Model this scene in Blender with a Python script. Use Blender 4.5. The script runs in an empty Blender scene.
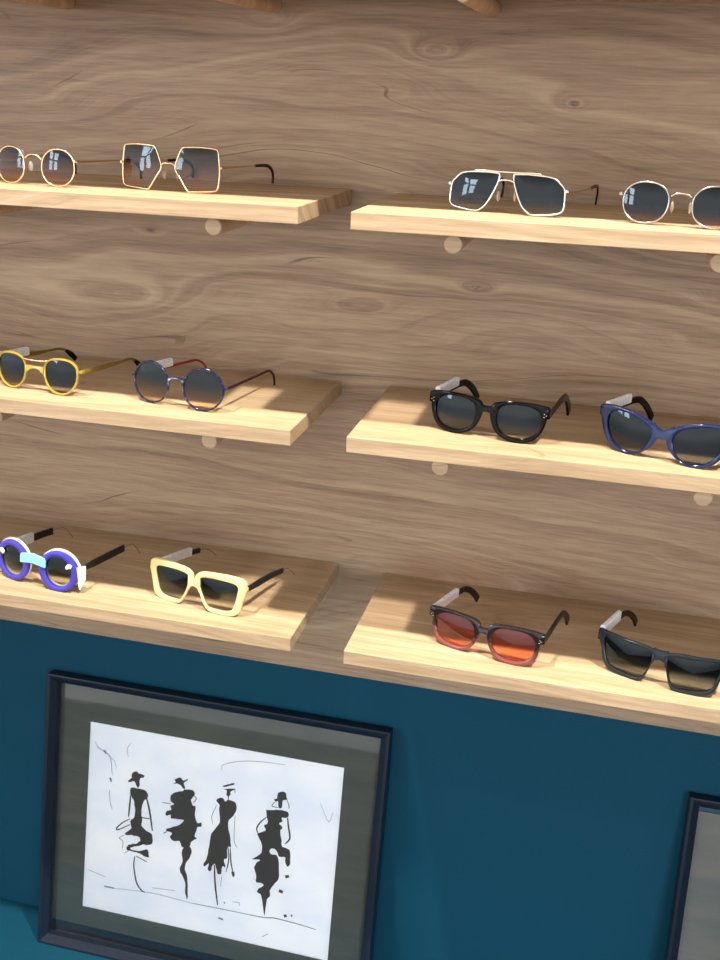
import bpy, bmesh, math, random
from mathutils import Vector, Matrix
SCN = bpy.context.scene
COL = SCN.collection
random.seed(4)

# ---------------------------------------------------------------- camera
cam_d = bpy.data.cameras.new('camera')
cam = bpy.data.objects.new('camera', cam_d); COL.objects.link(cam)
_p, _y, _r = -0.364227728, -0.231915358, 0.0356418338
_f = Vector((math.sin(_y)*math.cos(_p), math.cos(_y)*math.cos(_p), math.sin(_p)))
_rt = Vector((math.cos(_y), -math.sin(_y), 0)); _up = _rt.cross(_f)
_r2 = _rt*math.cos(_r)+_up*math.sin(_r); _u2 = _up*math.cos(_r)-_rt*math.sin(_r)
_m = Matrix((_r2, _u2, -_f)).transposed().to_4x4(); _m.translation = Vector((0.32624, -1.25804, 0.35768))
cam.matrix_world = _m
cam_d.sensor_fit = 'VERTICAL'; cam_d.sensor_height = 24.0; cam_d.lens = 24.0*1028.2/960.0
cam_d.clip_start = .02; cam_d.clip_end = 50
SCN.camera = cam

# ---------------------------------------------------------------- world, lights, exposure
w = bpy.data.worlds.new('world'); SCN.world = w; w.use_nodes = True
_bg = w.node_tree.nodes['Background']; _bg.inputs[1].default_value = 1.75
_tc = w.node_tree.nodes.new('ShaderNodeTexCoord'); _sx = w.node_tree.nodes.new('ShaderNodeSeparateXYZ'); _cr = w.node_tree.nodes.new('ShaderNodeValToRGB')
w.node_tree.links.new(_tc.outputs['Generated'], _sx.inputs[0]); _mr = w.node_tree.nodes.new('ShaderNodeMapRange'); _mr.inputs[1].default_value = -1
w.node_tree.links.new(_sx.outputs['Z'], _mr.inputs[0]); w.node_tree.links.new(_mr.outputs[0], _cr.inputs[0])
_mx = w.node_tree.nodes.new('ShaderNodeMapRange'); _mx.inputs[1].default_value = -.05; _mx.inputs[2].default_value = .65; _mx.inputs[3].default_value = 1.0; _mx.inputs[4].default_value = .08
_vm = w.node_tree.nodes.new('ShaderNodeVectorMath'); _vm.operation = 'SCALE'     # the shop is dark towards its right side
w.node_tree.links.new(_sx.outputs['X'], _mx.inputs[0]); w.node_tree.links.new(_cr.outputs[0], _vm.inputs[0]); w.node_tree.links.new(_mx.outputs[0], _vm.inputs['Scale']); w.node_tree.links.new(_vm.outputs[0], _bg.inputs[0])
_e = _cr.color_ramp.elements     # a lit shop interior: bright round the horizon, dimmer floor and ceiling
_e[0].position = .0; _e[0].color = (.25, .23, .21, 1); _e[1].position = 1.0; _e[1].color = (.10, .09, .08, 1)
for _q, _c in ((.42, (.62, .62, .66, 1)), (.52, (1.32, 1.27, 1.22, 1)), (.62, (1.30, 1.25, 1.19, 1)), (.74, (.32, .30, .27, 1))):
    _n = _e.new(_q); _n.color = _c
def area(name, loc, target, sx, sy, power, color, spread=180):
    l = bpy.data.lights.new(name, 'AREA'); l.shape = 'RECTANGLE'; l.size = sx; l.size_y = sy
    l.energy = power; l.color = color; l.spread = math.radians(spread)
    o = bpy.data.objects.new(name, l); COL.objects.link(o); o.location = loc
    o.rotation_euler = (Vector(target)-Vector(loc)).to_track_quat('-Z', 'Y').to_euler(); return o
def spot(name, loc, target, power, size, color, cone=100, blend=.6):
    l = bpy.data.lights.new(name, 'SPOT'); l.energy = power; l.color = color
    l.spot_size = math.radians(cone); l.spot_blend = blend; l.shadow_soft_size = size
    o = bpy.data.objects.new(name, l); COL.objects.link(o); o.location = loc
    o.rotation_euler = (Vector(target)-Vector(loc)).to_track_quat('-Z', 'Y').to_euler(); return o
spot('ceiling_spotlight', (-.50, -.80, 2.2), (.05, -.12, 0), 350, .045, (1, .88, .76), 60)
spot('ceiling_spotlight', (1.05, -.80, 2.2), (.05, -.12, 0), 455, .045, (1, .93, .80), 60)
for _sxx, _syy in ((-1.3, -1.5), (.1, -1.9), (.9, -1.3), (1.7, -1.9)):
    spot('ceiling_spotlight', (_sxx, _syy, 2.2), (.1, -.1, 0), 24, .010, (1, .92, .80), 60)
area('window_light_side', (2.3, -1.30, .45), (0, -.1, .15), .3, .8, 5, (1, .95, .88))
for _wx, _wy in ((-2.3, -2.10), (-2.05, -2.36)):
    area('window_light_shop', (_wx, _wy, .62), (0, 0, .2), .24, .34, 4, (.86, .93, 1))
    area('window_light_shop', (_wx, _wy, 1.02), (0, 0, .2), .24, .30, 4, (.86, .93, 1))
area('fill_light_low', (1.5, -3.0, -.1), (.05, 0, -.95), 1.0, .8, 5, (.78, .89, 1), 50)  # added bluish fill to brighten the picture paper and lower wall, no window there
SCN.view_settings.view_transform = 'Standard'; SCN.view_settings.look = 'None'
SCN.view_settings.gamma = 1; SCN.view_settings.use_curve_mapping = False
SCN.view_settings.exposure = 0.0

# ---------------------------------------------------------------- helpers
def link(name, bm, mat, parent=None, smooth=False, bevel=0):
    me = bpy.data.meshes.new(name)
    bmesh.ops.recalc_face_normals(bm, faces=bm.faces)
    bm.to_mesh(me); bm.free()
    me.materials.append(mat)
    if smooth:
        for p in me.polygons: p.use_smooth = True
        if smooth == 'auto': me.set_sharp_from_angle(angle=math.radians(38))
    o = bpy.data.objects.new(name, me); COL.objects.link(o)
    if parent: o.parent = parent
    if bevel:
        b = o.modifiers.new('bevel', 'BEVEL'); b.width = bevel; b.segments = 2; b.limit_method = 'ANGLE'
    return o
def tag(o, label, cat=None, group=None, kind=None):
    if label: o['label'] = label
    if cat: o['category'] = cat
    if group: o['group'] = group
    if kind: o['kind'] = kind
    return o
def empty(name, loc, rz=0):
    o = bpy.data.objects.new(name, None); COL.objects.link(o); o.location = loc; o.rotation_euler = (0, 0, rz)
    o.empty_display_size = .02; return o
def box(bm, x0, x1, y0, y1, z0, z1):
    vs = [bm.verts.new((x, y, z)) for x in (x0, x1) for y in (y0, y1) for z in (z0, z1)]
    for f in ((0,1,3,2), (4,6,7,5), (0,4,5,1), (2,3,7,6), (0,2,6,4), (1,5,7,3)): bm.faces.new([vs[i] for i in f])
def loft(bm, rings, closed=False, cap=True):
    V = [[bm.verts.new(p) for p in r] for r in rings]
    n = len(V[0]); m = len(V)
    for i in range(m if closed else m-1):
        a, b = V[i], V[(i+1) % m]
        for j in range(n): bm.faces.new((a[j], a[(j+1) % n], b[(j+1) % n], b[j]))
    if cap and not closed: bm.faces.new(V[0][::-1]); bm.faces.new(V[-1])
    return V
def catmull(P, n, closed=True):
    out = []; m = len(P)
    segs = m if closed else m-1
    for i in range(segs):
        p = [Vector(P[(i+k) % m] if closed else P[min(max(i+k, 0), m-1)]) for k in (-1, 0, 1, 2)]
        for s in range(n):
            t = s/n
            out.append(.5*((2*p[1])+(-p[0]+p[2])*t+(2*p[0]-5*p[1]+4*p[2]-p[3])*t*t+(-p[0]+3*p[1]-3*p[2]+p[3])*t**3))
    if not closed: out.append(Vector(P[-1]))
    return out
def tube(bm, path, rad, sides=8, closed=False):
    path = [Vector(p) for p in path]; m = len(path); rings = []; prev = None
    for i, p in enumerate(path):
        a = path[(i-1) % m] if closed or i else p; b = path[(i+1) % m] if closed or i < m-1 else p
        t = (b-a).normalized()
        if prev is None: prev = t.orthogonal()
        nrm = (prev-t*prev.dot(t)).normalized(); prev = nrm; bn = t.cross(nrm)
        r = rad[i] if isinstance(rad, (list, tuple)) else rad
        rings.append([p+(nrm*math.cos(2*math.pi*k/sides)+bn*math.sin(2*math.pi*k/sides))*r for k in range(sides)])
    if closed:   # undo the twist picked up round the loop
        d = [(rings[0][0]-q).length for q in rings[-1]]; s = d.index(min(d))
        rings[-1] = rings[-1][s:]+rings[-1][:s]
    loft(bm, rings, closed)
def resample(P, n):
    P = [Vector(p) for p in P]; L = [0]
    for a, b in zip(P, P[1:]): L.append(L[-1]+(b-a).length)
    out = []; j = 0
    for i in range(n):
        t = L[-1]*i/(n-1)
        while j < len(P)-2 and L[j+1] < t: j += 1
        out.append(P[j].lerp(P[j+1], (t-L[j])/max(1e-9, L[j+1]-L[j])))
    return out
def blade(bm, path, heights, widths, xdir=Vector((1, 0, 0))):
    """flat bar along a path: heights and widths are interpolated along it; rounded rectangular section"""
    n = len(path); rings = []
    def at(a, t):
        t *= len(a)-1; i = min(int(t), len(a)-2) if len(a) > 1 else 0
        return a[i]+(a[i+1]-a[i])*(t-i) if len(a) > 1 else a[0]
    for i, p in enumerate(path):
        t = (path[min(i+1, n-1)]-path[max(i-1, 0)]).normalized()
        up = xdir.cross(t).normalized()*-1 if False else t.cross(xdir).normalized()*-1
        h = at(heights, i/(n-1))/2; w_ = at(widths, i/(n-1))/2; c = min(h, w_)*.45
        rings.append([p+xdir*x+up*z for x, z in ((-w_, -h+c), (-w_+c, -h), (w_-c, -h), (w_, -h+c), (w_, h-c), (w_-c, h), (-w_+c, h), (-w_, h-c))])
    loft(bm, rings)

# ---------------------------------------------------------------- materials
def srgb(r, g, b):
    f = lambda c: (c/255/12.92) if c/255 <= .04045 else ((c/255+.055)/1.055)**2.4
    return (f(r), f(g), f(b), 1)
def mat(name, color, rough=.5, metal=0, coat=0, spec=.5, trans=0, ior=1.45):
    m = bpy.data.materials.new(name); m.use_nodes = True; b = m.node_tree.nodes['Principled BSDF']
    b.inputs['Base Color'].default_value = color; b.inputs['Roughness'].default_value = rough
    b.inputs['Metallic'].default_value = metal; b.inputs['Coat Weight'].default_value = coat
    b.inputs['Specular IOR Level'].default_value = spec; b.inputs['Transmission Weight'].default_value = trans
    b.inputs['IOR'].default_value = ior
    return m
class NT:
    def __init__(s, m): s.t = m.node_tree; s.n = s.t.nodes; s.l = s.t.links
    def node(s, kind, ins={}, **props):
        n = s.n.new(kind)
        for k, v in props.items(): setattr(n, k, v)
        for k, v in ins.items():
            if hasattr(v, 'links') or isinstance(v, bpy.types.NodeSocket): s.l.new(v, n.inputs[k])
            else: n.inputs[k].default_value = v
        return n
    def math(s, op, a, b=0.0, c=0.0):
        n = s.n.new('ShaderNodeMath'); n.operation = op
        for i, v in enumerate((a, b, c)):
            if isinstance(v, bpy.types.NodeSocket): s.l.new(v, n.inputs[i])
            else: n.inputs[i].default_value = v
        return n.outputs[0]
    def noise(s, vec, scale, detail=3, rough=.5, dist=0):
        return s.node('ShaderNodeTexNoise', {'Vector': vec, 'Scale': scale, 'Detail': detail, 'Roughness': rough, 'Distortion': dist}).outputs['Fac']
    def scaled(s, vec, v):
        return s.node('ShaderNodeVectorMath', {0: vec, 1: v}, operation='MULTIPLY').outputs[0]
    def ramp(s, fac, stops):
        n = s.n.new('ShaderNodeValToRGB'); s.l.new(fac, n.inputs[0]); e = n.color_ramp.elements
        e[0].position, e[0].color = stops[0]; e[1].position, e[1].color = stops[-1]
        for p, c in stops[1:-1]: q = e.new(p); q.color = c
        return n.outputs[0]
def wood(name, dark, mid, light, crack, across='Z', knots=(), seed=0.0, rough=.5, bump=.25):
    """laminate oak: grain runs along world x, growth rings as contour lines of a warped field, fibres, cracks and knots"""
    m = mat(name, mid, rough); t = NT(m); b = t.n['Principled BSDF']
    geo = t.node('ShaderNodeNewGeometry').outputs['Position']
    sp = t.node('ShaderNodeSeparateXYZ', {0: geo}); X = sp.outputs['X']
    Zc = t.math('ADD', sp.outputs['Z'], t.math('MULTIPLY', sp.outputs['Y'], .93))
    P = t.node('ShaderNodeCombineXYZ', {0: t.math('ADD', X, seed), 1: t.math('ADD', Zc, seed*.37), 2: seed}).outputs[0]
    low = t.noise(t.scaled(P, (1.1, 4.5, 1)), 1, 2, .5)
    low2 = t.noise(t.scaled(P, (3.2, 14, 1)), 1, 2, .55)
    f = t.math('ADD', t.math('MULTIPLY', Zc, 6.0), t.math('ADD', t.math('MULTIPLY', low, 1.7), t.math('MULTIPLY', low2, .26)))
    kd = None
    for kx, kz, sx, sz, amp in knots:
        dx = t.math('DIVIDE', t.math('SUBTRACT', X, kx), sx); dz = t.math('DIVIDE', t.math('SUBTRACT', Zc, kz), sz)
        r2 = t.math('ADD', t.math('MULTIPLY', dx, dx), t.math('MULTIPLY', dz, dz))
        g = t.math('DIVIDE', 1.0, t.math('ADD', 1.0, r2))
        f = t.math('ADD', f, t.math('MULTIPLY', g, amp))
        core = t.math('MULTIPLY', t.math('SUBTRACT', t.math('MULTIPLY', g, t.math('ADD', .35, t.noise(t.scaled(P, (220, 420, 1)), 1, 2, .6))), .52), 1.6 if sx < .015 else 0.0); core = t.math('MAXIMUM', core, 0)
        kd = core if kd is None else t.math('MAXIMUM', kd, core)
    rings = t.node('ShaderNodeTexNoise', {'W': t.math('MULTIPLY', f, 8.0), 'Scale': 1.0, 'Detail': 4.0, 'Roughness': .66}, noise_dimensions='1D').outputs['Fac']
    fib = t.noise(t.scaled(P, (26, 480, 1)), 1, 3, .6)
    strk = t.noise(t.scaled(P, (6, 120, 1)), 1, 3, .6)
    mott = t.noise(t.scaled(P, (2.2, 5, 1)), 1, 3, .5)
    fac = t.math('ADD', t.math('MULTIPLY', rings, .48), t.math('ADD', t.math('ADD', t.math('MULTIPLY', fib, .30), t.math('MULTIPLY', strk, .30)), t.math('MULTIPLY', mott, .26)))
    col = t.ramp(fac, [(.46, dark), (.66, mid), (.86, light)])
    # thin dark cracks following the grain
    c1 = t.math('ABSOLUTE', t.math('SUBTRACT', t.noise(t.node('ShaderNodeCombineXYZ', {0: t.math('MULTIPLY', X, 1.1), 1: t.math('MULTIPLY', f, 2.4), 2: seed+3}).outputs[0], 1, 1, .4), .5))
    msk = t.noise(t.scaled(P, (5, 22, 1)), 1.0, 2, .5)
    c1 = t.math('MULTIPLY', t.math('LESS_THAN', c1, .0026), t.math('MULTIPLY', t.math('MAXIMUM', t.math('SUBTRACT', msk, .52), 0), 5.0))
    c1 = t.math('MINIMUM', c1, .55)
    if kd is not None: c1 = t.math('MAXIMUM', c1, t.math('MINIMUM', kd, .75))
    mix = t.node('ShaderNodeMix', {'Factor': c1, 'A': col, 'B': crack}, data_type='RGBA') if False else None
    mx = t.n.new('ShaderNodeMix'); mx.data_type = 'RGBA'; t.l.new(c1, mx.inputs['Factor']); t.l.new(col, mx.inputs[6]); mx.inputs[7].default_value = crack
    t.l.new(mx.outputs[2], b.inputs['Base Color'])
    bp = t.node('ShaderNodeBump', {'Strength': bump, 'Distance': .0006, 'Height': fac}); t.l.new(bp.outputs[0], b.inputs['Normal'])
    return m
def lens_mat(name, top, bottom, mid=.45, width=.5, gloss=.10, glosscol=(.75, .88, 1, 1)):
    """tinted thin lens: see-through, the tint graded from top to bottom, with a clear reflection"""
    m = bpy.data.materials.new(name); m.use_nodes = True; t = NT(m); t.n.remove(t.n['Principled BSDF'])
    tc = t.node('ShaderNodeTexCoord').outputs['Generated']; z = t.node('ShaderNodeSeparateXYZ', {0: tc}).outputs['Z']
    top = tuple(math.sqrt(c) for c in top); bottom = tuple(math.sqrt(c) for c in bottom)
    col = t.ramp(z, [(max(0, mid-width/2), bottom), (min(1, mid+width/2), top)])
    tr = t.node('ShaderNodeBsdfTransparent', {'Color': col}); gl = t.node('ShaderNodeBsdfGlossy', {'Color': glosscol, 'Roughness': .03})
    fr = t.node('ShaderNodeFresnel', {'IOR': 1.3}).outputs[0]
    fac = t.math('MINIMUM', t.math('ADD', fr, gloss), 1)
    back = t.node('ShaderNodeNewGeometry').outputs['Backfacing']
    fac = t.math('MULTIPLY', fac, t.math('SUBTRACT', 1, back))
    mx = t.node('ShaderNodeMixShader', {0: fac, 1: tr.outputs[0], 2: gl.outputs[0]})
    t.l.new(mx.outputs[0], t.n['Material Output'].inputs[0]); return m
def spotted(name, a, b_, scale=260, lo=.45, hi=.6, rough=.12, trans=0):
    m = mat(name, a, rough, coat=.4, trans=trans); t = NT(m)
    tc = t.node('ShaderNodeTexCoord').outputs['Object']
    c = t.ramp(t.noise(tc, scale, 2, .5), [(lo, a), (hi, b_)]); t.l.new(c, t.n['Principled BSDF'].inputs['Base Color']); return m
def grad(name, top, bottom, lo, hi, rough=.08):
    m = mat(name, top, rough, coat=.3); t = NT(m)
    z = t.node('ShaderNodeSeparateXYZ', {0: t.node('ShaderNodeTexCoord').outputs['Object']}).outputs['Z']
    mp = t.node('ShaderNodeMapRange', {'Value': z, 'From Min': lo, 'From Max': hi})
    n = t.noise(t.node('ShaderNodeTexCoord').outputs['Object'], 300, 2, .5)
    fac = t.math('ADD', mp.outputs[0], t.math('MULTIPLY', t.math('SUBTRACT', n, .5), .9))
    c = t.ramp(fac, [(.1, bottom), (.7, top)]); t.l.new(c, t.n['Principled BSDF'].inputs['Base Color']); return m

KN = [(-.262, .176, .011, .0045, .22), (.168, .134, .014, .005, .3), (.262, .349, .010, .005, .25), (-.083, .197, .011, .004, .2), (-.40, -.06, .010, .007, .35), (.30, .50, .010, .006, .25), (.10, .40, .02, .008, .5), (-.1, .43, .02, .008, .4), (.45, .14, .03, .010, .25), (-.3, .09, .05, .012, .2), (.02, .10, .05, .012, .22)]
M_PANEL = wood('oak_wall_laminate', srgb(110, 88, 70), srgb(150, 125, 101), srgb(176, 153, 125), srgb(58, 42, 34), knots=KN, seed=2.3)
M_SHELF = wood('oak_shelf_laminate', srgb(144, 118, 90), srgb(176, 150, 119), srgb(200, 177, 146), srgb(122, 96, 70), seed=7.7, bump=.12)
M_PEG = wood('oak_dowel', srgb(160, 130, 100), srgb(188, 158, 126), srgb(206, 180, 148), srgb(130, 95, 62), seed=5.1, bump=.1)
M_BLUE = mat('teal_wall_paint', srgb(10, 61, 81), .6, spec=.15); t = NT(M_BLUE)
bp = t.node('ShaderNodeBump', {'Strength': .12, 'Distance': .001, 'Height': t.noise(t.node('ShaderNodeNewGeometry').outputs['Position'], 220, 3, .5)})
t.l.new(bp.outputs[0], t.n['Principled BSDF'].inputs['Normal'])
M_FLOOR = mat('dark_floor', srgb(70, 62, 55), .5)
M_FRAME = mat('black_frame_lacquer', srgb(20, 29, 42), .30, spec=.35)
M_MATB = mat('charcoal_mat_board', srgb(88, 92, 85), .75); t = NT(M_MATB)
c = t.ramp(t.noise(t.scaled(t.node('ShaderNodeTexCoord').outputs['Object'], (6, 6, 40)), 1, 3, .6), [(.3, srgb(60, 67, 62)), (.7, srgb(78, 81, 73))]); t.l.new(c, t.n['Principled BSDF'].inputs['Base Color'])  # horizontal streaks put the glass's wood-like reflection into the mat colour
M_MATG = mat('grey_mat_board', srgb(112, 116, 112), .75); t = NT(M_MATG)
c = t.ramp(t.noise(t.scaled(t.node('ShaderNodeTexCoord').outputs['Object'], (4, 4, 26)), 1, 3, .6), [(.3, srgb(98, 104, 103)), (.7, srgb(124, 120, 113))]); t.l.new(c, t.n['Principled BSDF'].inputs['Base Color'])  # streaked tones carry reflected wood in the board's colour
M_PAPER = mat('white_paper', srgb(236, 238, 246), .7); t = NT(M_PAPER)
c = t.ramp(t.noise(t.scaled(t.node('ShaderNodeTexCoord').outputs['Object'], (9, 9, 14)), 1, 4, .6), [(.35, srgb(238, 242, 252)), (.6, srgb(253, 253, 255))]); t.l.new(c, t.n['Principled BSDF'].inputs['Base Color'])
M_INK = mat('black_ink', srgb(46, 48, 45), .6); M_INKG = mat('grey_ink_wash', srgb(120, 124, 132), .7)
M_GLASS = bpy.data.materials.new('picture_glass'); M_GLASS.use_nodes = True; t = NT(M_GLASS); t.n.remove(t.n['Principled BSDF'])
tr = t.node('ShaderNodeBsdfTransparent', {'Color': (.995, .998, .996, 1)}); gl = t.node('ShaderNodeBsdfGlossy', {'Roughness': .03})
mx = t.node('ShaderNodeMixShader', {0: t.node('ShaderNodeFresnel', {'IOR': 1.45}).outputs[0], 1: tr.outputs[0], 2: gl.outputs[0]}); t.l.new(mx.outputs[0], t.n['Material Output'].inputs[0])

# ---------------------------------------------------------------- room shell
D = .22125; TH = .01797; ZB = -.4409
bm = bmesh.new(); box(bm, -1.5, 1.7, 0, .018, ZB, 1.4)
tag(link('wall_back', bm, M_PANEL, bevel=.0008), 'brown oak laminate panelling behind the shelves', kind='structure')
ZL = -.953
bm = bmesh.new()   # painted lower wall, its foot a little further forward than its top
pr = [(.002, ZB+.012), (-.053, ZL), (-.053, ZL-.05), (.06, ZL-.05), (.06, ZB+.012)]
loft(bm, [[(x, a, b) for a, b in pr] for x in (-1.5, 1.7)])
tag(link('wall_lower', bm, M_BLUE), 'teal painted wall below the wood panelling', kind='structure')
bm = bmesh.new(); box(bm, -1.5, 1.7, -.42, -.05, ZL-.03, ZL)
tag(link('trim_1', bm, M_BLUE, bevel=.002), 'teal painted ledge the pictures stand on', kind='structure')
bm = bmesh.new(); box(bm, -1.5, 1.7, -.40, .06, -1.40, ZL-.0301)
tag(link('wall_front', bm, M_BLUE), 'teal painted plinth face below the ledge', kind='structure')
bm = bmesh.new(); box(bm, -3.5, 3.5, -4, .5, -1.45, -1.40)
tag(link('floor', bm, M_FLOOR), 'dark shop floor', kind='structure')

# ---------------------------------------------------------------- shelves and the dowels under them
LV = {'top': (.4725, .4725), 'first': (.24187, .24013), 'second': (0, .0001), 'third': (-.26198, -.26706)}
XL = {'top': .006, 'first': .00595, 'second': 0, 'third': .0026}
XR = {'top': .062, 'first': .0619, 'second': .0644, 'third': .06885}
WHO = {'top': 'highest and unseen, above the metal framed sunglasses', 'first': 'carrying the {} metal framed sunglasses', 'second': 'at mid height under the {} sunglasses', 'third': 'lowest, just above the teal wall, under the {} sunglasses'}
NAM = {('first', 0): 'round and hexagonal', ('first', 1): 'aviator and panto', ('second', 0): 'amber and round blue', ('second', 1): 'black and translucent blue', ('third', 0): 'purple and cream', ('third', 1): 'red-lens and dark wrap'}
SHELF = {}
for lv in ('top', 'first', 'second', 'third'):
    for side in (0, 1):
        if lv == 'top' and side: continue
        z = LV[lv][side]; bm = bmesh.new()
        if side: box(bm, XR[lv], 1.25, -D, -.0002, z-TH, z)
        elif lv == 'top': box(bm, -1.2, 1.25, -D, -.0002, z-TH, z)  # unseen above the view; gap closed to keep light streaks off the wall
        else: box(bm, -1.2, XL[lv], -D, -.0002, z-TH, z)
        o = link('shelf', bm, M_SHELF, bevel=.0007)
        tag(o, 'unseen long oak shelf above the metal framed sunglasses, made gapless to shade the wall' if lv == 'top' else ('right' if side else 'left')+' oak shelf '+WHO[lv].format(NAM.get((lv, side), '')), 'shelf', 'oak wall shelves'); SHELF[lv, side] = z
def peg(x, z, label, r=.0095, y1=-.209):
    bm = bmesh.new(); n = 28
    R = [(0.0, r), (y1+.001, r), (y1, r-.001)]
    loft(bm, [[(x+rr*math.cos(2*math.pi*k/n), y, z+rr*math.sin(2*math.pi*k/n)) for k in range(n)] for y, rr in R])
    tag(link('dowel_peg', bm, M_PEG, smooth='auto'), label, 'dowel', 'wooden dowels under the shelves')
for x, lv, side, lab in ((-.36, 'top', 0, 'round wooden dowel at the upper left corner of the wall'), (-.095, 'top', 0, 'round wooden dowel at the top, above the hexagonal sunglasses'), (.161, 'top', 1, 'round wooden dowel at the top, above the silver aviators'),
    (-.377, 'first', 0, 'wooden dowel at the left edge under the shelf of round copper sunglasses'), (-.092, 'first', 0, 'wooden dowel under the shelf below the hexagonal sunglasses'), (.1665, 'first', 1, 'wooden dowel under the shelf below the silver aviators'), (.4255, 'first', 1, 'wooden dowel under the shelf below the panto sunglasses, at the right edge'),
    (-.377, 'second', 0, 'wooden dowel at the left edge under the shelf of amber sunglasses'), (-.1015, 'second', 0, 'wooden dowel under the shelf below the round blue sunglasses'), (.168, 'second', 1, 'wooden dowel under the shelf below the black sunglasses'), (.4445, 'second', 1, 'wooden dowel under the shelf below the translucent blue sunglasses')):
    peg(x, LV[lv][side]-TH-.0096, lab)

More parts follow.
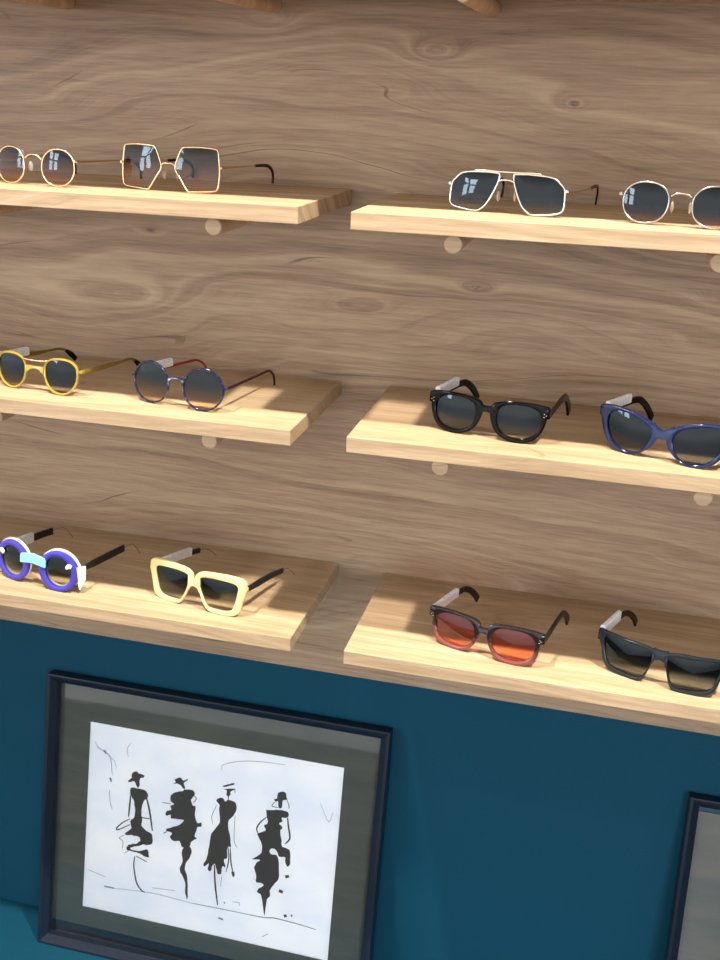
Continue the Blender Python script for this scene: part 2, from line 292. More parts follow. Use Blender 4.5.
# ink painting, traced as brush shapes (1e-4 m from the upper left corner of the frame)
ART=[
 ([[(1335,-1620),(1387,-1570),(1395,-1498),(1464,-1438),(1501,-1466),(1597,-1476),(1587,-1525),(1534,-1549),(1530,-1691),(1489,-1691),(1442,-1613),(1355,-1639)],[(1385,-1751),(1431,-1721),(1610,-1727),(1679,-1772),(1676,-1843),(1609,-1920),(1589,-2120),(1608,-2211),(1599,-2308),(1658,-2379),(1787,-2436),(1789,-2591),(1684,-2636),(1597,-2594),(1570,-2528),(1437,-2520),(1317,-2525),(1431,-2402),(1401,-2289),(1468,-2204),(1472,-2037),(1442,-1925),(1382,-1830)],[(1364,-2751),(1398,-2696),(1516,-2647),(1597,-2594),(1694,-2610),(1519,-2694),(1436,-2736),(1450,-2769),(1594,-2763),(1716,-2701),(1754,-2825),(1670,-2826),(1548,-2789),(1391,-2793)]],
  [([(1390,-1852),(1383,-2031),(1373,-2223)],21),([(1660,-1846),(1724,-2058),(1789,-2376)],23),([(1399,-2253),(1283,-2336),(1180,-2453),(1217,-2469),(1404,-2347)],16),([(1600,-2189),(1731,-2186)],14),([(1515,-2863),(1507,-3034),(1562,-3288),(1641,-3404),(1716,-3443)],19),([(1539,-2858),(1723,-2915)],12),([(1317,-2544),(1236,-2609),(1299,-2656),(1294,-2789)],7),([(1403,-2791),(1333,-2853)],7)]),
 ([[(2084,-1538),(2129,-1500),(2114,-1456),(2193,-1406),(2254,-1441),(2326,-1404),(2312,-1441),(2267,-1478),(2290,-1580),(2250,-1569),(2212,-1519),(2141,-1520)],[(2054,-1747),(2104,-1679),(2172,-1642),(2264,-1613),(2297,-1583),(2425,-1577),(2448,-1647),(2400,-1738),(2428,-1814),(2483,-1838),(2472,-1969),(2527,-2098),(2595,-2072),(2588,-2144),(2531,-2156),(2513,-2242),(2494,-2316),(2531,-2355),(2464,-2405),(2412,-2510),(2355,-2534),(2297,-2546),(2256,-2459),(2150,-2469),(2089,-2423),(2119,-2346),(2024,-2330),(2045,-2278),(2183,-2215),(2305,-2096),(2211,-2096),(2093,-2103),(2078,-2047),(1997,-2075),(2016,-1994),(2085,-1964),(2070,-1896),(2126,-1862),(2070,-1826)],[(2354,-2522),(2424,-2507),(2458,-2571),(2441,-2681),(2371,-2803),(2370,-2910),(2416,-3044),(2437,-3231),(2438,-3399),(2402,-3310),(2379,-3124),(2312,-2995),(2283,-2905),(2322,-2778),(2301,-2616)]],
  [([(1927,-1873),(2068,-1862)],9),([(2410,-1631),(2483,-1698),(2437,-1777)],9),([(1979,-2379),(2025,-2341)],12)]),
 ([[(2901,-1415),(3062,-1329),(3075,-1354),(2942,-1414)],[(2910,-1455),(3090,-1415),(3099,-1436),(3037,-1465),(3036,-1522),(3002,-1563),(2968,-1531),(2963,-1463)],[(2809,-1659),(2908,-1598),(2958,-1653),(2990,-1623),(3105,-1635),(3144,-1708),(3125,-1828),(3035,-1950),(3035,-2055),(3077,-2233),(3098,-2380),(3041,-2392),(3046,-2567),(2998,-2601),(3030,-2735),(2982,-2722),(2967,-2843),(2910,-2855),(2866,-2723),(2820,-2733),(2793,-2845),(2744,-2820),(2750,-2724),(2695,-2783),(2663,-2754),(2721,-2635),(2742,-2419),(2765,-2227),(2890,-2014),(2863,-1787),(2871,-1728)],[(3137,-2783),(3176,-2775),(3193,-2830),(3166,-2866),(3139,-2818)]],
  [([(3001,-1552),(3007,-1643)],12),([(2825,-1737),(2757,-1925),(2777,-2060)],6),([(3131,-1850),(3140,-2243),(3201,-2370)],6),([(2848,-2727),(2883,-3051),(2944,-3383)],21),([(3053,-2389),(3077,-2584),(3046,-2803)],14),([(3088,-2394),(3115,-2623),(3161,-2801)],16),([(3099,-1441),(3106,-1485)],7),([(2982,-2887),(2971,-3079)],5)]),
 ([[(3730,-1469),(3772,-1438),(3788,-1355),(3852,-1316),(3909,-1327),(3918,-1387),(3939,-1428),(3870,-1458),(3865,-1568),(3817,-1589),(3798,-1490),(3754,-1494)],[(3620,-1662),(3732,-1645),(3808,-1621),(3953,-1619),(3984,-1670),(3961,-1720),(3877,-1737),(3889,-1797),(3836,-1837),(3896,-1894),(3867,-1957),(3896,-2112),(3912,-2201),(3999,-2218),(4045,-2243),(4057,-2449),(4021,-2507),(3982,-2441),(3976,-2362),(3876,-2376),(3852,-2306),(3788,-2262),(3722,-2287),(3738,-2354),(3865,-2385),(3899,-2692),(3852,-2819),(3777,-2941),(3778,-3046),(3728,-3152),(3717,-3402),(3665,-3166),(3630,-3055),(3571,-3033),(3590,-2970),(3665,-2906),(3639,-2865),(3536,-2864),(3535,-2747),(3497,-2638),(3536,-2536),(3589,-2490),(3454,-2507),(3540,-2430),(3592,-2361),(3580,-2201),(3522,-2120),(3514,-2064),(3633,-1993),(3605,-1918),(3658,-1873),(3640,-1773)]],
  [([(3629,-1780),(3545,-1873),(3490,-1988),(3526,-2073)],16),([(3965,-1719),(3990,-1863),(4025,-2040),(3960,-2145)],21),([(3754,-1499),(3704,-1577),(3806,-1585)],9),([(3935,-1436),(3973,-1524),(3972,-1570)],9),([(4000,-2682),(4059,-2657)],38),([(3917,-2926),(3981,-2943)],42),([(4026,-3332),(4070,-3311)],38),([(4137,-3296),(4159,-3295)],28)]),
]
STROKES=[([(725,-3265),(1026,-3322)],8),([(1016,-3489),(1191,-3486)],27),([(1191,-3486),(1810,-3428),(2236,-3437),(2490,-3449)],8),([(2490,-3449),(2908,-3441),(3322,-3433)],13),([(3322,-3433),(3682,-3427),(3891,-3397),(4295,-3414),(4552,-3438)],17),([(1839,-3335),(2228,-3301)],8),([(2969,-3597),(3053,-3612)],33),([(3705,-3752),(3798,-3680)],10),([(801,-1156),(907,-1220),(1013,-1284),(1062,-1576)],12),([(905,-1187),(943,-1247)],37),([(1030,-1632),(1050,-1695)],40),([(746,-1083),(820,-1202)],8),([(960,-1260),(1084,-1337),(1124,-1447)],7),([(1023,-1835),(1051,-2049),(1090,-2143)],10),([(2874,-1166),(2884,-1067),(3152,-960),(3500,-903),(3863,-884)],8),([(1317,-1227),(1293,-1099),(1355,-989)],7),([(1513,-2042),(1560,-2134)],84),([(3179,-3278),(3294,-3270),(3297,-3319)],8),([(3049,-3307),(3059,-3339)],20),([(4544,-1570),(4613,-1653),(4662,-1483)],6),([(4451,-1380),(4562,-1599)],5)]

# sunglasses: (x, y on the shelf), heading in degrees, lens outline, inner outline (1e-4 m)
PAIRS = {
 'A': ((-0.3221, -0.1764), -9, [(546,207),(536,276),(507,333),(461,377),(402,405),(329,414),(256,405),(197,377),(151,333),(122,276),(112,207),(122,138),(151,81),(197,37),(256,9),(329,0),(402,9),(461,37),(507,81),(536,138)],None),
 'B': ((-0.1666, -0.1574), -6, [(78, 250), (110, 370), (160, 470), (205, 490), (414, 497), (560, 484), (592, 465), (606, 400), (622, 230), (610, 80), (590, 35), (540, 18), (400, 8), (258, 0), (225, 25), (140, 150)], None),
 'C': ((0.2083, -0.1601), -12, [(67,391),(120,410),(291,412),(485,393),(575,329),(617,274),(630,136),(610,53),(521,17),(343,0),(255,17),(170,105),(85,287)],None),
 'D': ((0.382, -0.1826), -11, [(573,206),(567,279),(539,334),(491,377),(425,403),(338,412),(251,403),(185,377),(137,334),(109,279),(103,206),(118,133),(150,78),(198,35),(260,9),(338,0),(416,9),(478,35),(526,78),(558,133)],None),
 'E': ((-0.3368, -0.1838), -8, [(590,222),(591,309),(569,367),(525,409),(460,435),(360,444),(260,435),(195,409),(151,367),(129,309),(130,222),(148,148),(184,87),(232,40),(291,10),(360,0),(429,10),(488,40),(536,87),(572,148)],None),
 'F': ((-0.1534, -0.1857), -9, [(617,254),(604,332),(566,403),(508,459),(434,495),(352,507),(271,495),(197,459),(139,403),(101,332),(88,254),(101,175),(139,104),(197,48),(271,12),(352,0),(434,12),(508,48),(566,104),(604,175)],None),
 'G': ((0.2087, -0.1761), -10, [(42,330),(66,398),(140,430),(280,450),(450,452),(600,440),(680,420),(688,375),(665,300),(645,200),(600,100),(520,30),(400,0),(280,8),(160,60),(85,150),(50,250)],[(603,232),(600,310),(577,357),(533,391),(469,411),(362,418),(255,411),(191,391),(147,357),(124,310),(121,232),(137,168),(171,117),(221,79),(284,54),(362,46),(440,54),(503,79),(553,117),(587,168)]),
 'H': ((0.3951, -0.1891), -19, [(45,270),(80,350),(170,410),(320,455),(480,480),(620,480),(720,460),(722,410),(690,300),(650,190),(580,85),(470,15),(350,0),(230,30),(130,100),(70,180)],[(115,250),(150,330),(250,390),(380,430),(500,440),(590,410),(620,330),(600,220),(540,110),(440,45),(330,25),(220,55),(145,140)]),
 'I': ((-0.3569, -0.1918), -10, [(658,271),(644,355),(603,430),(539,490),(459,529),(370,542),(281,529),(201,490),(137,430),(96,355),(82,271),(96,187),(137,112),(201,52),(281,13),(370,0),(459,13),(539,52),(603,112),(644,187)],[(566,268),(556,332),(529,389),(486,435),(431,464),(371,474),(311,464),(256,435),(213,389),(186,332),(176,268),(186,204),(213,147),(256,101),(311,72),(371,62),(431,72),(486,101),(529,147),(556,204)]),
 'J': ((-0.1374, -0.1864), -11, [(13,400),(40,470),(120,510),(260,525),(430,530),(600,515),(690,480),(710,430),(700,330),(665,200),(640,90),(600,30),(520,5),(400,0),(270,5),(190,40),(130,130),(75,250),(30,330)],[(72,380),(105,435),(230,455),(400,452),(550,435),(605,395),(602,310),(578,190),(540,90),(470,52),(330,48),(215,62),(160,130),(105,250)]),
 'K': ((0.227, -0.1882), -13, [(42,350),(62,422),(145,455),(330,469),(520,465),(660,450),(720,425),(712,350),(672,290),(668,200),(640,110),(570,35),(440,0),(310,2),(185,40),(100,130),(55,250)],[(619,237),(615,320),(591,368),(547,401),(481,421),(366,428),(251,421),(185,401),(141,368),(117,320),(113,237),(128,165),(161,114),(211,77),(276,54),(366,46),(456,54),(521,77),(571,114),(604,165)]),
 'L': ((0.4275, -0.1931), -14, [(733,472),(642,471),(399,456),(187,447),(37,404),(72,304),(102,171),(181,9),(371,0),(528,22),(629,99),(678,264),(730,381)],[(652,388),(571,441),(328,412),(95,386),(102,238),(187,52),(378,43),(561,91),(625,215)]),
}

# ---------------------------------------------------------------- pictures leaning on the ledge
def picture(x, wd, hg, mw, label, board, art=True):
    lean = .2113
    root = empty('picture_frame', (x, -.0266-math.sin(lean)*hg, -.5066-math.cos(lean)*.4565)); root.rotation_euler = (-lean, 0, 0)
    tag(root, label, 'picture', 'framed pictures leaning on the teal ledge')
    # local: x right, z up the picture, y away from the viewer, front of the moulding at y = 0
    prof = [(0, .0), (0, .030), (mw, .030), (mw, .0235), (mw, .0075), (.0050, -.0003), (.002, -.0006)]   # (inset, depth)
    corners = [(0, 0, 1, 1), (wd, 0, -1, 1), (wd, hg, -1, -1), (0, hg, 1, -1)]
    bm = bmesh.new()
    rings = [[(cx+sx*i, d, cz+sz*i) for i, d in prof] for cx, cz, sx, sz in corners]
    loft(bm, rings, closed=True)
    link('moulding', bm, M_FRAME, root, bevel=.0006)
    bm = bmesh.new(); box(bm, mw, wd-mw, .0236, .0285, mw, hg-mw); link('backing_board', bm, M_MATB, root)
    px0, px1, pz0, pz1 = (.0655, .4775, hg-.391, hg-.0755) if art else (.09, wd-.09, .10, hg-.09)
    bm = bmesh.new()   # mat board with its window
    o_ = [(mw+.0002, mw+.0002), (wd-mw-.0002, mw+.0002), (wd-mw-.0002, hg-mw-.0002), (mw+.0002, hg-mw-.0002)]; i_ = [(px0, pz0), (px1, pz0), (px1, pz1), (px0, pz1)]
    rr = []
    for (ax, az), (bx, bz) in zip(o_, i_): rr.append([(ax, .0213, az), (ax, .0228, az), (bx, .0228, bz), (bx, .0213, bz)])
    loft(bm, rr, closed=True); link('mat_board', bm, board, root)
    bm = bmesh.new(); box(bm, mw+.0003, wd-mw-.0003, .0203, .0211, mw+.0003, .0330); tag(link('inner_strip', bm, M_FRAME, root), 'dark strip below the mat board')
    bm = bmesh.new(); box(bm, px0-.004, px1+.004, .0229, .0235, pz0-.004, pz1+.004); pp = link('paper', bm, M_PAPER, root)
    bm = bmesh.new(); box(bm, mw+.0003, wd-mw-.0003, .0186, .0200, mw+.0003, hg-mw-.0003); link('glass', bm, M_GLASS, root)
    def P(q): return (q[0]*1e-4, q[1]*1e-4+hg)
    def ink(bm, pts):
        v = [bm.verts.new((a, .02275, b)) for a, b in pts]; w2 = [bm.verts.new((a, .0229, b)) for a, b in pts]
        bm.faces.new(v); n = len(v)
        for k in range(n): bm.faces.new((v[k], v[(k+1) % n], w2[(k+1) % n], w2[k]))
    def stroke(bm, pts, wdt):
        pts = [Vector(p) for p in pts]
        if len(pts) > 2: pts = catmull(pts, 5, closed=False)
        L, R = [], []
        for k, p in enumerate(pts):
            d = (pts[min(k+1, len(pts)-1)]-pts[max(k-1, 0)]).normalized(); n_ = Vector((-d.y, d.x))
            s = wdt*.5*(.55+.45*math.sin(math.pi*min(1, (k+.6)/len(pts)))); L.append(p+n_*s); R.append(p-n_*s)
        ink(bm, [tuple(p) for p in L+R[::-1]])
    def rough(poly):   # ragged brush edge
        c = catmull([Vector(P(q)) for q in poly], 3)
        return [(p.x+random.uniform(-.0006, .0006), p.y+random.uniform(-.0006, .0006)) for p in c]
    if art:
        for polys, strokes in ART:
            bm = bmesh.new()
            for q in polys: ink(bm, rough(q))
            for q, s in strokes: stroke(bm, [P(v) for v in q], s*1.35e-4)
            bm.normal_update(); bmesh.ops.triangulate(bm, faces=bm.faces)
            link('ink_figure', bm, M_INK, pp)
        for q, s in STROKES:
            bm = bmesh.new(); stroke(bm, [P(v) for v in q], s*1e-4)
            bm.normal_update(); bmesh.ops.triangulate(bm, faces=bm.faces); link('ink_stroke', bm, M_INKG, pp)
    else:
        for k in range(5):
            bm = bmesh.new(); stroke(bm, [(.12+.05*k, hg-.2-.02*k), (.15+.05*k, hg-.22), (.17+.05*k, hg-.27)], .004)
            bm.normal_update(); bmesh.ops.triangulate(bm, faces=bm.faces); link('ink_stroke', bm, M_INKG, pp)
picture(-.4518, .5455, .4565, .0145, 'black frame with an ink painting of four women in hats, leaning on the teal ledge', M_MATB)
picture(.5115, .5497, .4365, .0145, 'second black frame with grey mat, cut off at the lower right edge', M_MATG, art=False)

# ---------------------------------------------------------------- sunglasses
TAU = math.radians(6)
def SP(u, v, d=0.0):   # a point of the front: u across, v up, d behind the front face
    return Vector((u, v*math.sin(TAU)+1.47*u*u+d, v*math.cos(TAU)))
def loopn(P, n, smooth=True):
    c = catmull([Vector((a*1e-4, b*1e-4)) for a, b in P], 12)
    c.append(c[0]); r = resample(c, n+1)[:-1]
    cx = sum(p.x for p in r)/n; cz = sum(p.y for p in r)/n
    # start from the point straight to the right of the centre, run counter-clockwise
    area_ = sum(r[i].x*r[(i+1) % n].y-r[(i+1) % n].x*r[i].y for i in range(n))
    if area_ < 0: r.reverse()
    k = min(range(n), key=lambda i: abs(math.atan2(r[i].y-cz, r[i].x-cx)))
    return r[k:]+r[:k]
def inset(L, d):
    n = len(L); out = []
    for i in range(n):
        t = (L[(i+1) % n]-L[i-1]).normalized(); out.append(L[i]+Vector((-t.y, t.x))*d)
    return out
def glasses(key, z, label, rim, lensm, kind='wire', r=.0009, depth=.004, iw=None, hinge=None, path=None, th=None, tw=(.0035,), conv=.012, tipfrom=None, temple=None, tip=None,
            bridge=None, pads=None, tagr=None, rivets=False, rimscale=1.0, temple2=None, extra=None, backlayer=None):
    sp = PAIRS[key]; root = empty('sunglasses', (sp[0][0], sp[0][1], z+.0002), math.radians(sp[1]))
    tag(root, label, 'sunglasses', 'sunglasses on display')
    n = 72; out = loopn(sp[2], n)
    if kind == 'wire': inn = inset(out, r*.8); out = inset(out, r)
    elif sp[3]: inn = loopn(sp[3], n)
    else: inn = inset(out, iw)
    temple = temple or rim
    # front
    if kind == 'wire':
        for s in (1, -1):
            bm = bmesh.new(); tube(bm, [SP(s*p.x, p.y+r*.3, .0012) for p in out], r, 8, True); link('rim', bm, rim, root, smooth=True)
        zoff = 0
    else:
        bm = bmesh.new()
        for s in (1, -1):
            rings = []
            c = .0008
            for o_, i_ in zip(out, inn):
                dv = (i_-o_); L_ = dv.length; dv = dv/L_; c_ = min(c, L_*.3)
                q = lambda t, d: SP(s*(o_.x+dv.x*t), o_.y+dv.y*t, d)
                rings.append([q(0, c), q(c_, .0001), q(L_*.5, -.0002), q(L_-c_, .0001), q(L_, c), q(L_, depth-c), q(L_-c_, depth), q(c_, depth), q(0, depth-c)])
            loft(bm, rings, closed=True)
        if bridge:   # (half width, [(u/half, bottom, top)...])
            hw, rows = bridge; rows = [(-a, b, c) for a, b, c in rows[::-1] if a > 0]+list(rows)
            rings = []
            for a, b, c in rows:
                u = a*hw; rings.append([SP(u, b, .0006), SP(u, b+.0008, 0), SP(u, c-.0008, 0), SP(u, c, .0006), SP(u, c, depth-.0006), SP(u, c-.0008, depth), SP(u, b+.0008, depth), SP(u, b, depth-.0006)])
            loft(bm, rings)
        link('front_frame', bm, rim, root, smooth='auto')
        if backlayer:
            bm = bmesh.new()
            for s in (1, -1):
                rings = []
                for o_, i_ in zip(out, inn):
                    q = lambda t, d: SP(s*(o_.x+(i_.x-o_.x)*t), o_.y+.0012+(i_.y-o_.y)*t, d)
                    rings.append([q(-.06, depth), q(.9, depth), q(.9, depth+.0028), q(-.06, depth+.0028)])
                loft(bm, rings, closed=True)
            link('back_layer', bm, backlayer, root, smooth='auto')['label'] = 'white rear layer of the frame'
    # lenses
    for s in (1, -1):
        bm = bmesh.new(); cx = sum(p.x for p in inn)/n; cz = sum(p.y for p in inn)/n; c2 = Vector((cx, cz))
        dl = .0012 if kind == 'wire' else depth*.55
        def lay(off):
            R = []
            for k in (1.0, .82, .6, .35):
                R.append([bm.verts.new(SP(s*(c2.x+(p.x-c2.x)*k), c2.y+(p.y-c2.y)*k, dl+off-.0016*(1-k*k))) for p in inn])
            ce = bm.verts.new(SP(s*c2.x, c2.y, dl+off-.0016))
            for a, b in zip(R, R[1:]):
                for j in range(n): bm.faces.new((a[j], a[(j+1) % n], b[(j+1) % n], b[j]))
            for j in range(n): bm.faces.new((R[-1][j], R[-1][(j+1) % n], ce))
            return R[0]
        A_ = lay(0); B_ = lay(.0014)
        for j in range(n): bm.faces.new((A_[j], B_[j], B_[(j+1) % n], A_[(j+1) % n]))
        link('lens', bm, lensm, root, smooth='auto')
    # wire bridges
    if kind == 'wire' and bridge:
        for pts, rr in bridge:
            bm = bmesh.new(); pts = [(-a, b, c) for a, b, c in pts[::-1] if a > 0]+list(pts)
            tube(bm, catmull([SP(*p) for p in pts], 5, closed=False), rr, 8); link('bridge', bm, rim, root, smooth=True)
    if pads:
        pu, pv = pads
        for s in (1, -1):
            bm = bmesh.new(); bmesh.ops.create_uvsphere(bm, u_segments=14, v_segments=8, radius=1)
            bm.transform(Matrix.Translation(SP(s*pu, pv, .0075)) @ Matrix.Rotation(s*.45, 4, 'Z') @ Matrix.Diagonal((.0012, .0028, .0055, 1)))
            pd = link('nose_pad', bm, M_CLEAR, root, smooth=True)
            bm = bmesh.new(); tube(bm, catmull([SP(s*(pu+.004), pv+.004, .0015), SP(s*(pu+.0025), pv+.0045, .006), SP(s*(pu+.001), pv+.001, .0085)], 5, closed=False), .0005, 6)
            link('pad_arm', bm, rim, pd, smooth=True)
    # temples
    hu, hv = hinge; yb = 1.47*hu*hu
    for s in (1, -1):
        P3 = [Vector((hu, yb+(.0015 if kind == 'wire' else depth+.0010), hv))]+[Vector((hu-(conv if s < 0 else conv*.1)*(y/.14)**1.5, y, zz)) for y, zz in path]
        P3 = [Vector((s*p.x, p.y, p.z)) for p in P3]
        if kind != 'wire': P3 = [P3[0]]+P3[1:]
        C = resample(catmull(P3, 10, closed=False), 44)
        k = 43 if tipfrom is None else int(tipfrom*43)
        bm = bmesh.new()
        blade(bm, C[:k+1], th, tw); tm = link('temple', bm, temple2 if (temple2 and s < 0) else temple, root, smooth='auto')
        # hinge block joining front and temple
        bm = bmesh.new(); hh = max(th[0]*.42, .0016)
        e = SP(s*(hu-.002), hv/math.cos(TAU), .0012 if kind == 'wire' else .0006)
        bw = .0014 if kind == 'wire' else .0030
        blade(bm, [e, e+Vector((s*bw*.9, .001, 0)), P3[0]+Vector((s*.0004, .002, 0)), P3[0]+Vector((s*.0002, .006, 0))], (hh*2.0, hh*2.1, hh*2), (bw, bw*1.1, .003)) if kind != 'wire' else tube(bm, [e, e+Vector((s*.0035, .0002, 0)), P3[0]+Vector((s*.0012, .004, 0)), P3[0]+Vector((0, .008, 0))], .0016, 8)
        link('hinge', bm, rim, root, smooth='auto')
        if tipfrom is not None:
            bm = bmesh.new(); t_ = tip[0]
            blade(bm, C[k-1:], t_, (tip[1],)) if not tip[3] else tube(bm, C[k-1:], tip[1], 8)
            link('temple_tip', bm, tip[2], tm, smooth='auto')
        if s == -1 and tagr:
            a, b, tz0, tz1 = tagr
            bm = bmesh.new(); Q = [q for q in C if a-.002 <= q.y <= b+.002]
            if len(Q) > 2:
                mid = (tz0+tz1)/2
                blade(bm, [q+Vector((0, 0, mid)) for q in Q], (tz1-tz0,), (.0058,)); tg = link('price_tag', bm, M_TAG, tm, smooth='auto'); tg['label'] = 'white anti-theft tag clipped round the temple'
        if rivets:
            bm = bmesh.new()
            for du, dv in ((-.0030, .0018), (-.0030, -.0018), (-.0008, 0)):
                c_ = SP(s*(hu+du-.0005), hv/math.cos(TAU)+dv, -.0003)
                bmesh.ops.create_icosphere(bm, subdivisions=1, radius=.0008, matrix=Matrix.Translation(c_))
            link('rivets', bm, M_SILVER, root, smooth=True)
    if extra: extra(root, out, inn)
    return root
def top_bar(root):
    bm = bmesh.new(); tube(bm, catmull([SP(-.018, .0395, .0008), SP(-.008, .0388, 0), SP(.008, .0388, 0), SP(.018, .0395, .0008)], 6, closed=False), .0012, 8); link('top_bar', bm, M_GOLD, root, smooth=True)
M_CLEAR = mat('clear_silicone', srgb(215, 200, 190), .2, trans=.6)
M_SILVER = mat('silver_metal', srgb(225, 222, 215), .2, metal=1); M_GOLD = mat('pale_gold_metal', srgb(228, 200, 160), .22, metal=1)
M_DSILV = mat('pewter_metal', srgb(176, 170, 162), .25, metal=1)
M_BLACK = mat('black_acetate', srgb(5, 5, 6), .06, spec=.2); M_SATIN = mat('satin_black_metal', srgb(24, 25, 28), .38)
M_TORT = grad('tortoise_fade', srgb(30, 22, 24), srgb(120, 62, 58), .004, .036)
M_AMBER = mat('amber_acetate', srgb(214, 184, 74), .10, coat=.2, trans=.55); M_OLIVE = mat('olive_acetate', srgb(122, 100, 34), .15, coat=.3)
M_NAVY = spotted('navy_speckle', srgb(17, 22, 56), srgb(96, 88, 108), 260, .56, .74); M_BLUEA = mat('translucent_blue_acetate', srgb(12, 36, 88), .12, coat=.1, trans=.45)
M_MAROON = mat('maroon_acetate', srgb(44, 14, 20), .18); M_RED = mat('red_temple', srgb(150, 44, 36), .2)
M_PURPLE = mat('violet_blue_acetate', srgb(58, 52, 160), .4); M_WHITE = mat('white_acetate', srgb(232, 232, 236), .35); M_TURQ = mat('turquoise_acetate', srgb(140, 214, 226), .4); M_CREAMB = mat('cream_acetate_dot', srgb(240, 232, 196), .4)
M_CREAM = mat('cream_yellow_acetate', srgb(232, 208, 146), .32); M_DGREY = mat('dark_slate_acetate', srgb(22, 30, 36), .25, spec=.35)
M_TAG = mat('tag_plastic', srgb(214, 216, 226), .4); t = NT(M_TAG)
v = t.node('ShaderNodeTexVoronoi', {'Vector': t.scaled(t.node('ShaderNodeTexCoord').outputs['Object'], (200, 320, 700)), 'Scale': 1.0}).outputs['Distance']
c = t.ramp(v, [(.2, srgb(176, 180, 204)), (.35, srgb(232, 234, 242))]); t.l.new(c, t.n['Principled BSDF'].inputs['Base Color'])
def K(r, g, b): return (r, g, b, 1)
zTL, zTR, zML, zMR, zBL, zBR = .24187, .24013, 0, .0001, -.26198, -.26706
wire_tip = ((.0032, .0048), .0016, M_BLACK, False)
glasses('A', zTL, 'round copper-tinted metal sunglasses at the left edge of the highest visible shelf', M_GOLD, lens_mat('lens_brown_amber', K(.06, .035, .04), K(1, .58, .32), .52, .66, .015), hinge=(.0553, .0285),
    path=[(.03, .0275), (.09, .026), (.120, .0235), (.134, .014), (.134, .0026)], th=(.0026, .0018, .0016), tw=(.0012,), tipfrom=.72, tip=wire_tip,
    bridge=[([(0, .0335, .0002), (.006, .0328, .0004), (.0115, .029, .001)], .0009)], pads=(.0082, .020), tagr=(.014, .05, -.005, .007))
glasses('B', zTL, 'large hexagonal gold-rimmed sunglasses with brown gradient lenses', M_GOLD, lens_mat('lens_brown_peach', K(.05, .035, .04), K(1, .72, .50), .58, .70, .015), r=.0010, hinge=(.0622, .0285),
    path=[(.03, .0278), (.09, .0262), (.133, .0240), (.149, .0155), (.149, .0026)], th=(.003, .0018, .0018), tw=(.0012,), tipfrom=.62, tip=wire_tip,
    bridge=[([(0, .0305, .0002), (.005, .0305, .0004), (.0095, .0275, .001)], .0009)], pads=(.0080, .018))
glasses('C', zTR, 'silver double-bridge aviator sunglasses with dark navy lenses', M_SILVER, lens_mat('lens_navy_beige', K(.006, .016, .03), K(.75, .68, .52), .26, .5, .015), r=.0010, hinge=(.0628, .0265),
    path=[(.04, .0235), (.10, .0225), (.138, .0235), (.148, .018), (.145, .0026)], th=(.003, .0018, .0018), tw=(.0012,), tipfrom=.70, tip=wire_tip,
    bridge=[([(0, .0420, 0), (.012, .0420, 0), (.025, .0424, .0004), (.036, .0418, .001)], .0010), ([(0, .0340, .0002), (.004, .0338, .0004), (.0085, .0325, .001)], .0010)], pads=(.0088, .017))
glasses('D', zTR, 'silver panto sunglasses with near-black mauve gradient lenses, cut off at the right edge', M_DSILV, lens_mat('lens_black_mauve', K(.006, .006, .01), K(.75, .52, .50), .28, .36, .015), r=.0010, hinge=(.0590, .0275),
    path=[(.03, .0268), (.09, .0255), (.120, .0235), (.134, .014), (.134, .0026)], th=(.0034, .0022, .0018), tw=(.0014,), tipfrom=.72, tip=wire_tip,
    bridge=[([(0, .0318, .0002), (.006, .0312, .0004), (.0100, .0285, .001)], .0010)], pads=(.0086, .018))
glasses('E', zML, 'translucent amber-yellow panto sunglasses with olive temples', M_AMBER, lens_mat('lens_slate', K(.015, .035, .06), K(.42, .40, .38), .35, .6, .015), kind='plastic', iw=.0024, depth=.0036, hinge=(.0620, .0300),
    path=[(.03, .0278), (.09, .0245), (.118, .0225), (.134, .012), (.141, .0045)], th=(.0045, .0058, .0060, .0030, .0036), tw=(.0024,), tipfrom=.88, tip=((.0036, .0075, .0070), .0030, M_BLACK, False), temple=M_OLIVE, conv=.018,
    bridge=(.0125, [(0, .0285, .0315), (.5, .0270, .0318), (1, .0220, .0312)]), tagr=(.012, .062, -.001, .010), extra=lambda r_, o_, i_: top_bar(r_))
glasses('F', zML, 'round navy speckled sunglasses with green to peach gradient lenses', M_NAVY, lens_mat('lens_green_peach', K(.02, .045, .05), K(.98, .74, .50), .42, .6, .015), kind='plastic', iw=.0023, depth=.0030, hinge=(.0625, .0295),
    path=[(.03, .0275), (.10, .0258), (.122, .0245), (.135, .015), (.137, .0022)], th=(.0036, .0034, .0030, .0030), tw=(.0022,), temple=M_MAROON, temple2=M_RED, conv=.024,
    bridge=(.0105, [(0, .0325, .0362), (.5, .0318, .0358), (1, .0270, .0345)]), tagr=(.026, .076, .000, .010))
glasses('G', zMR, 'thick glossy black square sunglasses with smoky lenses', M_BLACK, lens_mat('lens_smoke', K(.012, .03, .04), K(.62, .62, .56), .32, .55, .015), kind='plastic', depth=.0046, hinge=(.0670, .0335),
    path=[(.03, .0335), (.085, .0345), (.102, .0300), (.118, .0180), (.127, .0062)], th=(.0085, .0075, .0070, .0090, .0105), tw=(.0036, .0032), conv=.022,
    bridge=(.0090, [(0, .0300, .0362), (.6, .0290, .0368), (1, .0235, .0385)]), rivets=True, tagr=(.026, .072, -.001, .010))
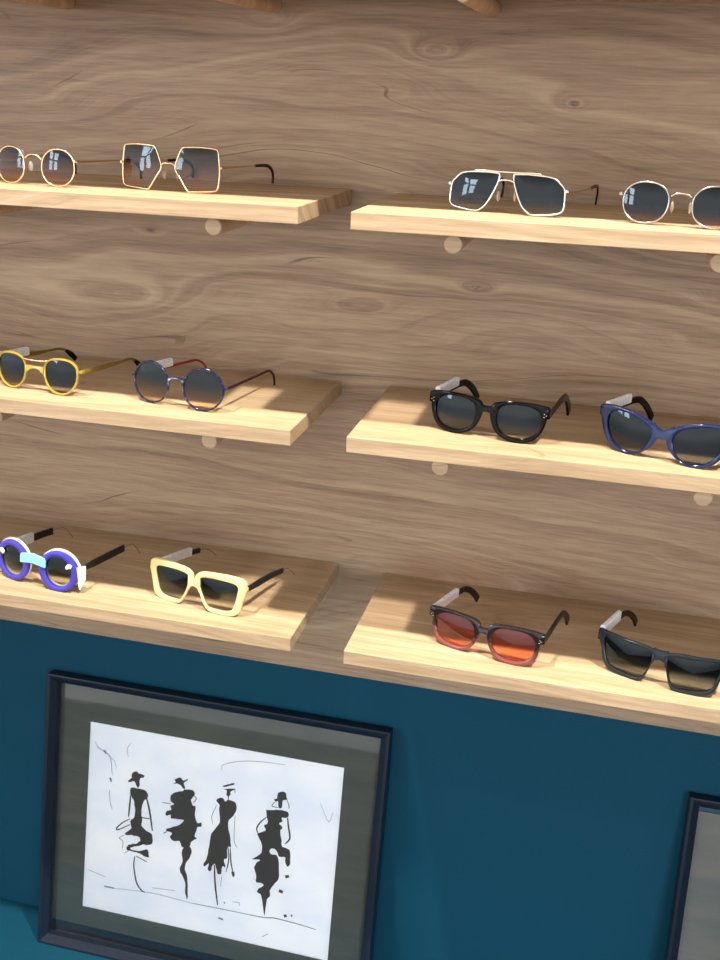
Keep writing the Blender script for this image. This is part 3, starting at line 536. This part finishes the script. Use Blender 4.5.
glasses('H', zMR, 'translucent blue rounded sunglasses with black temples, cut off at the right edge', M_BLUEA, lens_mat('lens_dark_grey', K(.008, .014, .02), K(.28, .28, .25), .3, .5, .015), kind='plastic', depth=.0046, hinge=(.0700, .0385),
    path=[(.03, .0370), (.085, .0365), (.102, .0320), (.118, .0190), (.128, .0062)], th=(.0085, .0070, .0070, .0085, .0105), tw=(.0036, .0032), conv=.024, temple=M_BLACK,
    bridge=(.0105, [(0, .0240, .0330), (.6, .0230, .0350), (1, .0180, .0390)]), tagr=(.026, .070, -.001, .010))
def bits_I(root, out, inn):
    bm = bmesh.new(); rings = []
    for u, b, c in ((-.0200, .0300, .0390), (-.0185, .0300, .0425), (0, .0330, .0455), (.0185, .0300, .0425), (.0200, .0300, .0390)):
        rings.append([SP(u, b, -.0020), SP(u, c, -.0020), SP(u, c, .0008), SP(u, b, .0008)])
    loft(bm, rings); tag(link('bridge_bar', bm, M_TURQ, root, bevel=.0004), 'pale turquoise bar across the bridge')
    for s in (1, -1):
        bm = bmesh.new(); pts = [(.0500, .0365), (.0525, .0400), (.0560, .0405), (.0585, .0380), (.0570, .0345), (.0550, .0365), (.0535, .0340), (.0510, .0335)]
        loft(bm, [[SP(s*a, b, d) for a, b in pts] for d in (-.0018, .0006)]); tag(link('accent_piece', bm, M_CREAMB, root), 'cream accent on the rim')
        bm = bmesh.new(); loft(bm, [[(s*x, y, z) for y, z in ((.0085, .038), (.024, .034), (.022, .016), (.010, .006))] for x in (.0655, .0685)])
        tag(link('side_panel', bm, M_WHITE, root, bevel=.0005), 'white side panel of the frame')
glasses('I', zBL, 'round violet-blue sunglasses with turquoise bridge bar and white side panels', M_PURPLE, lens_mat('lens_green_grey', K(.03, .06, .06), K(.85, .80, .68), .40, .6, .015), kind='plastic', depth=.0050, hinge=(.0650, .0320),
    path=[(.03, .0305), (.088, .0262), (.106, .0246), (.128, .0225), (.140, .0100), (.145, .0015)], th=(.0050, .0100, .0105, .0100), tw=(.0030,), tipfrom=.68, tip=((.001, .001), .0006, M_DSILV, True), temple=M_SATIN,
    bridge=(.0135, [(0, .0310, .0385), (.6, .0300, .0400), (1, .0250, .0410)]), backlayer=M_WHITE, extra=bits_I, tagr=(.022, .072, -.006, .008))
glasses('J', zBL, 'cream yellow square sunglasses with gradient lenses and dark wire-tipped temples', M_CREAM, lens_mat('lens_slate_clear', K(.015, .04, .05), K(.92, .86, .74), .42, .65, .015), kind='plastic', depth=.0048, hinge=(.0690, .0365),
    path=[(.03, .0345), (.080, .0285), (.106, .0235), (.122, .0200), (.135, .0110), (.144, .0012)], th=(.0065, .0090, .0085, .0070), tw=(.0032,), tipfrom=.72, tip=((.001, .001), .0006, M_DSILV, True), temple=M_SATIN,
    bridge=(.0085, [(0, .0300, .0390), (.6, .0285, .0400), (1, .0220, .0440)]), tagr=(.032, .090, -.005, .007))
glasses('K', zBR, 'tortoiseshell square sunglasses with red lenses', M_TORT, lens_mat('lens_red', K(.72, .20, .15), K(1, .38, .17), .35, .6, .03), kind='plastic', depth=.0046, hinge=(.0700, .0350),
    path=[(.03, .0345), (.085, .0345), (.102, .0300), (.118, .0180), (.128, .0062)], th=(.0080, .0070, .0070, .0085, .0100), tw=(.0036, .0032), conv=.020, temple=M_SATIN,
    bridge=(.0100, [(0, .0305, .0362), (.6, .0295, .0368), (1, .0240, .0385)]), rivets=True, tagr=(.018, .074, -.004, .008))
glasses('L', zBR, 'dark slate wraparound sunglasses, cut off at the lower right edge', M_DGREY, lens_mat('lens_dark_teal', K(.010, .025, .038), K(.42, .42, .36), .35, .6, .015), kind='plastic', depth=.0046, hinge=(.0715, .0395),
    path=[(.03, .0385), (.080, .0370), (.100, .0310), (.118, .0180), (.128, .0060)], th=(.0120, .0085, .0070, .0080, .0100), tw=(.0036, .0032), conv=.020, temple=M_BLACK,
    bridge=(.0085, [(0, .0325, .0430), (.6, .0310, .0435), (1, .0230, .0445)]), tagr=(.020, .068, -.004, .010))
